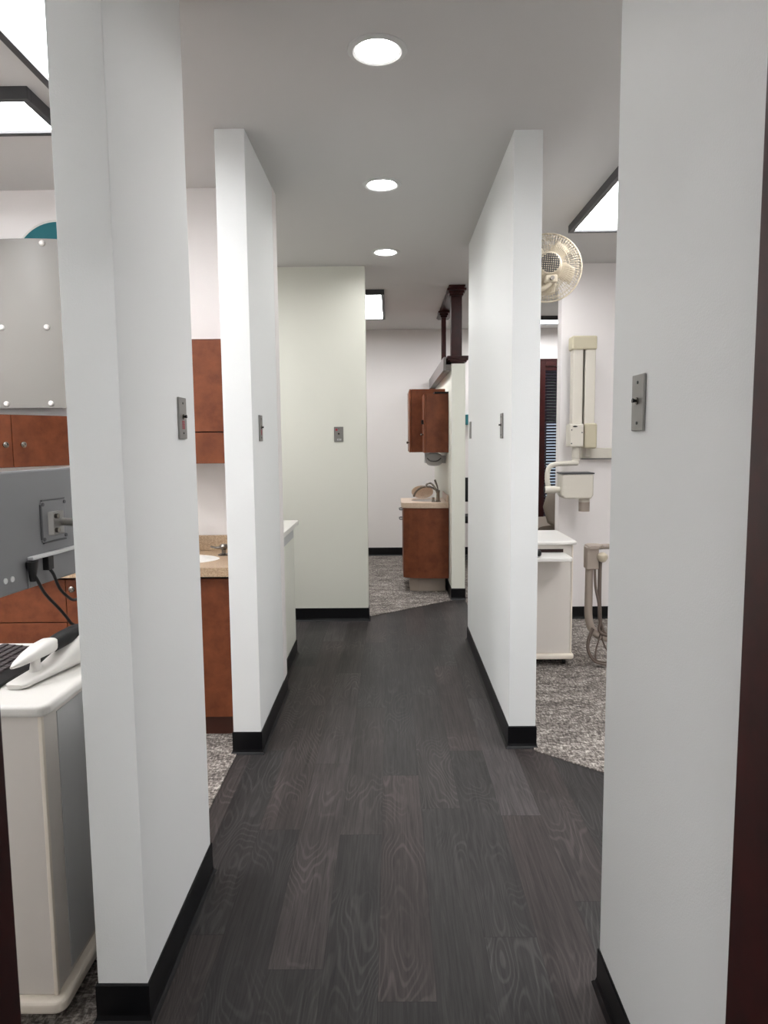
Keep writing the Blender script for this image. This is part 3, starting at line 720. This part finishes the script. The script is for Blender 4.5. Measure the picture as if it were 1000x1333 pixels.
# two wall cabinets on the divider, doors looking left
t = thing('wall_cabinet', 'nearer shallow brown wall cabinet above the bow fronted sink', 'cabinet', (.42, 6.6, 1.31), 'brown wall cabinets')
obj('body', bx(.322, .527, 6.50, 6.86, 1.308, 1.845), 'lam', t, .002)
d1 = obj('door', bx(.302, .320, 6.498, 6.86, 1.308, 1.845), 'lam', t, .002)
obj('knob', knob_bm((.302, 6.54, 1.475), (-1, 0, 0), .012), 'nickel', d1, smooth=True)
obj('latch', bx(.282, .302, 6.56, 6.60, 1.57, 1.61, ), 'black', t, .004)
obj('black_top_slab', bx(.40, .527, 6.49, 6.86, 1.846, 1.862), 'black', t)  # thin black slab lying on top of the cabinet
t = thing('wall_cabinet', 'farther deeper brown wall cabinet above the sink, partly behind the shallow one', 'cabinet', (.35, 7.1, 1.31), 'brown wall cabinets')
obj('body', bx(.20, .527, 6.90, 7.6, 1.305, 1.915), 'lam', t, .002)
d1 = obj('door', bx(.18, .198, 6.898, 7.6, 1.305, 1.915), 'lam', t, .002)
obj('knob', knob_bm((.18, 6.95, 1.40), (-1, 0, 0), .012), 'nickel', d1, smooth=True)
t = thing('towel_dispenser', 'small grey dispenser mounted under the far wall cabinets', 'dispenser', (.42, 7.0, 1.2))
obj('housing', loft(B(), [(.415, 6.80, 1.235, .075, .055), (.415, 6.82, 1.235, .080, .062), (.415, 6.96, 1.238, .080, .062), (.415, 6.98, 1.238, .075, .058)], 24), 'lgrey', t, smooth=True)
obj('side_box', bx(.325, .36, 6.84, 6.92, 1.20, 1.30), 'lgrey', t, .006)
obj('tray', tube(B(), [(.345, 6.795, 1.25), (.38, 6.785, 1.222), (.44, 6.785, 1.222), (.48, 6.795, 1.25)], .006, 8), 'grey', t, smooth=True)
obj('mounting_plate', bx(.49, .527, 6.82, 6.97, 1.20, 1.27), 'lgrey', t)
obj('hanger', bx(.40, .43, 6.90, 6.96, 1.29, 1.304), 'grey', t)

# slit between divider and long partition
tag(obj('glove_box', bx(.90, 1.02, 8.48, 8.60, 1.60, 1.72), 'teal', bevel=.002), 'tiny teal box on the far wall, seen through the slit right of the divider', 'box')
t = thing('task_stool', 'dark stool glimpsed through the slit right of the divider', 'stool', (.88, 7.9, CT))
obj('seat', lathe(B(), [(0, 0), (.17, 0), (.19, .02), (.19, .05), (.16, .075), (0, .08)], (.90, 7.9, .50), n=28), 'black', t, smooth=True)
obj('gas_lift', tube(B(), [(.90, 7.9, .10), (.90, 7.9, .50)], .025, 14, smooth=False), 'dgrey', t, smooth=True)
obj('backrest', placed(bx(-.17, .17, -.02, .02, -.14, .14), Matrix.Translation((.90, 8.08, .85))), 'black', t, .018, seg=3)
obj('back_stem', tube(B(), [(.90, 7.95, .49), (.90, 8.10, .50), (.90, 8.12, .6), (.90, 8.105, .85)], .014, 10), 'black', t, smooth=True)
for k in range(5):
    a = 2*PI*k/5+.3
    l_ = obj('base_leg', tube(B(), [(.90, 7.9, .11), (.90+.24*math.cos(a), 7.9+.24*math.sin(a), .065)], .016, 10, smooth=False, radii=(.02, .012)), 'dgrey', t, smooth=True)
    obj('wheel', cyl(B(), (.90+.24*math.cos(a)-.01, 7.9+.24*math.sin(a), .03), .025, .02, (1, 0, 0), 16), 'black', l_, smooth=True)

# ---------------------------------------------------------------- right treatment room
RT = .800
t = thing('rolling_cart', 'white rolling cart with pull-out tray, behind the long right partition', 'cart', (.85, 4.55, 0))
obj('body', bx(.665+.01, 1.117, 4.318, 4.80, .085, RT-.028), 'cartbody', t, .003)
obj('side_edge', bx(1.112, 1.122, 4.312, 4.80, .085, RT-.028), 'edge', t, .002)
obj('top', prism(B(), rounded(.67, 1.142, 4.285, 4.83, .025), RT-.024, RT), 'white', t, .009, seg=4)
obj('base', prism(B(), rounded(.67, 1.135, 4.29, 4.83, .025), .052, .085), 'edge', t, .010, seg=4)
tr = obj('pull_out_tray', prism(B(), rounded(.68, 1.070, 4.10, 4.33, .03), .705, .728), 'white', t, .006, seg=3)
obj('tray_slot', bx(.68, 1.06, 4.312, 4.319, .728, .748), 'gap', t)
for cx in (.74, 1.085):
    for cy in (4.36, 4.76): caster(t, cx, cy, .020)
tag(obj('computer_mouse', loft(B(), [(.865, 4.135, .742, .012, .008), (.865, 4.15, .746, .026, .0155), (.865, 4.18, .749, .031, .020), (.865, 4.215, .747, .028, .018), (.865, 4.235, .740, .014, .009)], 16), 'black', smooth=True), 'black mouse lying on the pull-out tray of the right cart', 'mouse')

# x-ray unit on the back wall
YW = 5.475
t = thing('dental_xray_unit', 'cream wall mounted dental x-ray unit with folded arm and square tube head', 'x-ray unit', (1.45, 5.47, 1.3))
obj('wall_rail', bx(1.452, 2.3, YW-.07, YW, 1.272, 1.352), 'xray', t, .006)
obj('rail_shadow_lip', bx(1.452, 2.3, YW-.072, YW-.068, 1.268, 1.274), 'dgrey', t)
obj('arm_left', bx(1.345, 1.420, 5.27, 5.36, 1.52, 2.11), 'xray', t, .008, seg=3)
obj('arm_right', bx(1.434, 1.512, 5.27, 5.36, 1.40, 2.11), 'xray', t, .008, seg=3)
obj('arm_spine', bx(1.355, 1.505, 5.33, 5.37, 1.50, 2.10), 'dgrey', t)
obj('top_cap', bx(1.332, 1.517, 5.255, 5.375, 2.075, 2.175), 'beige', t, .012, seg=3)
jb = obj('joint_box', bx(1.323, 1.425, 5.24, 5.37, 1.365, 1.535), 'xray', t, .010, seg=3)
obj('badge', placed(lathe(B(), [(0, 0), (1, 0), (1, .002), (0, .002)], n=24, sx=.018, sy=.006), Matrix.Translation((1.36, 5.24, 1.515)) @ Matrix.Rotation(PI/2, 4, 'X')), 'black', jb)
for x, z in ((1.335, 1.49), (1.335, 1.39), (1.412, 1.47)): obj('screw', cyl(B(), (x, 5.242, z), .005, .004, (0, -1, 0), 12), 'dgrey', jb)
obj('end_cap', bx(1.434, 1.528, 5.25, 5.38, 1.352, 1.538), 'beige', t, .014, seg=3)
obj('neck', lathe(B(), [(.030, .14), (.030, .05), (.026, .045), (.026, 0), (.03, 0)], (1.385, 5.30, 1.235), n=24), 'xray', t, smooth=True)
obj('wall_pivot', bx(1.47, 1.52, 5.36, YW, 1.29, 1.50), 'xray', t, .006)
obj('yoke', tube(B(), [(1.395, 5.29, 1.245), (1.32, 5.28, 1.243), (1.22, 5.27, 1.235), (1.175, 5.265, 1.205), (1.165, 5.26, 1.13), (1.175, 5.26, 1.06)], .019, 14), 'xray', t, smooth=True)
obj('pivot', lathe(B(), [(0, 0), (.024, 0), (.028, .02), (.028, .07), (.022, .09), (.022, .12)], (1.145, 5.25, 1.048), (1, 0, 0), 20), 'xray', t, smooth=True)
obj('pivot_cap', cyl(B(), (1.140, 5.25, 1.048), .022, .006, (1, 0, 0), 20), 'black', t, smooth=True)
bm = prism(B(), [(1.255, 1.165), (1.487, 1.170), (1.487, 1.01), (1.470, .982), (1.275, .985), (1.255, 1.01)], 0, .17, mtx=Matrix.Translation((0, 5.34, 0)) @ Matrix.Rotation(PI/2, 4, 'X'))
hd = obj('tube_head', bm, 'xray', t, .012, seg=3)
obj('head_seam', bx(1.252, 1.489, 5.165, 5.343, 1.166, 1.176), 'dgrey', hd)
obj('cone_collar', cyl(B(), (1.44, 5.25, .955), .040, .03, (0, 0, 1), 24), 'xray', hd, smooth=True)
obj('cone', cyl(B(), (1.44, 5.25, .885), .040, .07, (0, 0, 1), 24), 'taupe', hd, smooth=True)

# wall fan on the partition
FC = Vector((.936, 4.30, 2.434)); FA = Vector((.10, 1, -.02)).normalized(); FR = .197
t = thing('wall_fan', 'cream round wall fan seen from behind, beside the right ceiling light', 'fan', tuple(FC))
mt = axis_m(FC, FA)
bm = B()
tube(bm, ring_path(FC, FR, FA, 72), .005, 8, smooth=False, closed=True)
for R, dz in ((.175, -.022), (.150, -.036), (.120, -.044), (.085, -.05)):
    tube(bm, ring_path(FC+FA*dz, R, FA, 56), .0018, 6, smooth=False, closed=True)
for k in range(72):
    a = 2*PI*k/72; u = Vector((math.cos(a), math.sin(a), 0))
    pts = [mt @ (u*r+Vector((0, 0, z))) for r, z in ((.07, -.052), (.12, -.046), (.15, -.038), (.178, -.024), (FR, 0))]
    tube(bm, pts, .0016, 4, smooth=False)
obj('rear_grille', bm, 'cplastic', t)
bm = B()
for R, dz in ((.175, .022), (.120, .04), (.05, .05)):
    tube(bm, ring_path(FC+FA*dz, R, FA, 56), .0018, 6, smooth=False, closed=True)
for k in range(60):
    a = 2*PI*k/60; u = Vector((math.cos(a), math.sin(a), 0))
    pts = [mt @ (u*r+Vector((0, 0, z))) for r, z in ((.03, .052), (.12, .042), (.175, .024), (FR, 0))]
    tube(bm, pts, .0014, 4, smooth=False)
obj('front_grille', bm, 'cplastic', t)
for k in range(5):
    bm = B(); a0 = 2*PI*k/5; rows = []
    for i in range(7):
        r = .03+.13*i/6; w = .42+.25*math.sin(PI*min(1, i/5)); row = []
        for j in range(6):
            s = j/5-.5; a = a0+s*w*1.5+.25*i/6
            row.append(bm.verts.new(mt @ Vector((r*math.cos(a), r*math.sin(a), s*.03))))
        rows.append(row)
    for i in range(6):
        for j in range(5): bm.faces.new((rows[i][j], rows[i][j+1], rows[i+1][j+1], rows[i+1][j]))
    o = obj('blade', bm, 'cplastic', t, smooth=True); sm = o.modifiers.new('solid', 'SOLIDIFY'); sm.thickness = .002
obj('hub', lathe(B(), [(0, .025), (.03, .02), (.035, 0), (.035, -.02)], FC, FA, 24), 'cplastic', t, smooth=True)
mo = obj('motor_housing', lathe(B(), [(.078, -.048), (.076, -.07), (.068, -.10), (.060, -.118), (.056, -.12), (0, -.12)], FC, FA, 32), 'cplastic', t, smooth=True)
bm = B()
for i in range(-4, 5):
    w = math.sqrt(max(0, .055**2-(i*.012)**2))
    for pa, pb in (((i*.012, -w), (i*.012, w)), ((-w, i*.012), (w, i*.012))):
        tube(bm, [mt @ Vector((pa[0], pa[1], -.121)), mt @ Vector((pb[0], pb[1], -.121))], .0026, 4, smooth=False)
obj('vent_slots', bm, 'dgrey', mo)
obj('tilt_bracket', bx(FC.x-.035, FC.x+.035, FC.y-.115, FC.y-.06, FC.z-.105, FC.z-.062), 'cplastic', t, .008, seg=3)
obj('tilt_knob', cyl(B(), (FC.x, FC.y-.135, FC.z-.085), .012, .02, (0, 1, 0), 16), 'nickel', t, smooth=True)
obj('wall_arm', tube(B(), [(FC.x, FC.y-.09, FC.z-.10), (FC.x-.04, FC.y-.09, FC.z-.135), (FC.x-.15, FC.y-.07, FC.z-.15), (.675, FC.y-.06, FC.z-.15)], .014, 12), 'cplastic', t, smooth=True)
obj('wall_plate', bx(.660, .682, FC.y-.12, FC.y, FC.z-.22, FC.z-.08), 'cplastic', t, .006)

# delivery unit with hoses
YD = 4.32
t = thing('dental_delivery_unit', 'taupe dental delivery arm with hanging hoses, right of the rolling cart', 'dental unit', (1.75, YD, CT))
obj('bracket', bx(1.195, 1.270, YD-.05, YD+.03, .625, .765), 'taupe', t, .008, seg=3)
obj('bracket_top', loft(B(), [(1.235, YD-.07, .765, .03, .010), (1.25, YD-.03, .768, .05, .013), (1.25, YD+.03, .766, .05, .012)], 16), 'taupe', t, smooth=True)
obj('horizontal_arm', tube(B(), [(1.24, YD, .757), (1.32, YD, .762), (1.42, YD, .760), (1.75, YD+.05, .76)], .017, 12), 'taupe', t, smooth=True)
obj('knob', lathe(B(), [(0, -.04), (.02, -.032), (.032, -.01), (.030, .008), (.018, .02), (0, .024)], (1.288, YD-.055, .71), (0, 0, 1), 20), 'cplastic', t, smooth=True)
obj('main_conduit', tube(B(), [(1.222, YD-.01, .63), (1.222, YD-.01, .45), (1.224, YD-.01, .32), (1.25, YD-.01, .235), (1.31, YD, .19), (1.40, YD+.02, .172), (1.7, YD+.06, .17)], .024, 14), 'taupe', t, smooth=True)
for k, pts in enumerate((
        [(1.285, YD-.02, .70), (1.285, YD-.02, .50), (1.288, YD-.02, .38), (1.30, YD-.02, .27), (1.36, YD, .20), (1.6, YD+.05, .2)],
        [(1.245, YD-.05, .63), (1.25, YD-.055, .52), (1.275, YD-.05, .40), (1.285, YD-.04, .30), (1.30, YD-.03, .22), (1.5, YD+.02, .15)],
        [(1.238, YD-.045, .26), (1.212, YD-.05, .19), (1.210, YD-.05, .12), (1.245, YD-.05, .055), (1.30, YD-.045, .028), (1.38, YD-.04, .022), (1.6, YD, .03)],
        [(1.25, YD-.035, .25), (1.225, YD-.03, .17), (1.225, YD-.03, .11), (1.26, YD-.03, .055), (1.32, YD-.03, .034), (1.40, YD-.02, .04), (1.6, YD+.03, .05)],
        [(1.30, YD-.03, .24), (1.285, YD-.03, .18), (1.268, YD-.03, .11), (1.27, YD-.03, .05), (1.30, YD-.02, .03)],
        [(1.30, YD-.02, .24), (1.31, YD-.02, .18), (1.335, YD-.02, .12), (1.38, YD-.01, .07), (1.5, YD, .05)])):
    obj('hose', tube(B(), pts, (.012, .008, .007, .006, .005, .006)[k], 10), 'dtaupe', t, smooth=True)
obj('instrument_post', tube(B(), [(1.392, YD-.03, .86), (1.389, YD-.03, .70), (1.388, YD-.03, .52)], .006, 10), 'dtaupe', t, smooth=True)
obj('pedestal', lathe(B(), [(0, 0), (.17, 0), (.17, .02), (.06, .05), (.045, .08), (.045, .74), (.06, .76), (.06, .82), (0, .83)], (1.76, YD+.06, CT), n=32), 'taupe', t, smooth=True)

# chair glimpsed in front of the window
t = thing('dental_chair', 'taupe upholstered chair back in front of the lower window', 'chair', (1.6, 7.1, CT))
obj('backrest', placed(loft(B(), [(0, -.22, 0, .10, .035), (0, -.17, .0, .16, .05), (0, 0, .01, .19, .055), (0, .15, 0, .13, .05), (0, .21, 0, .07, .03)], 24),
    Matrix.Translation((1.72, 7.10, .74)) @ Matrix.Rotation(math.radians(60), 4, 'X')), 'vinyl_up', t, smooth=True)
obj('seat', loft(B(), [(1.70, 7.10, .50, .22, .05), (1.70, 7.3, .49, .27, .06), (1.70, 7.7, .49, .27, .06), (1.70, 7.9, .50, .22, .05)], 24), 'vinyl_up', t, smooth=True)
obj('armrest', tube(B(), [(1.90, 7.25, .50), (1.96, 7.25, .62), (1.96, 7.33, .66), (1.96, 7.6, .66)], .022, 12), 'wplastic', t, smooth=True)
obj('pedestal', lathe(B(), [(0, 0), (.28, 0), (.28, .03), (.12, .08), (.10, .44), (0, .45)], (1.70, 7.45, CT), n=32), 'wplastic', t, smooth=True)
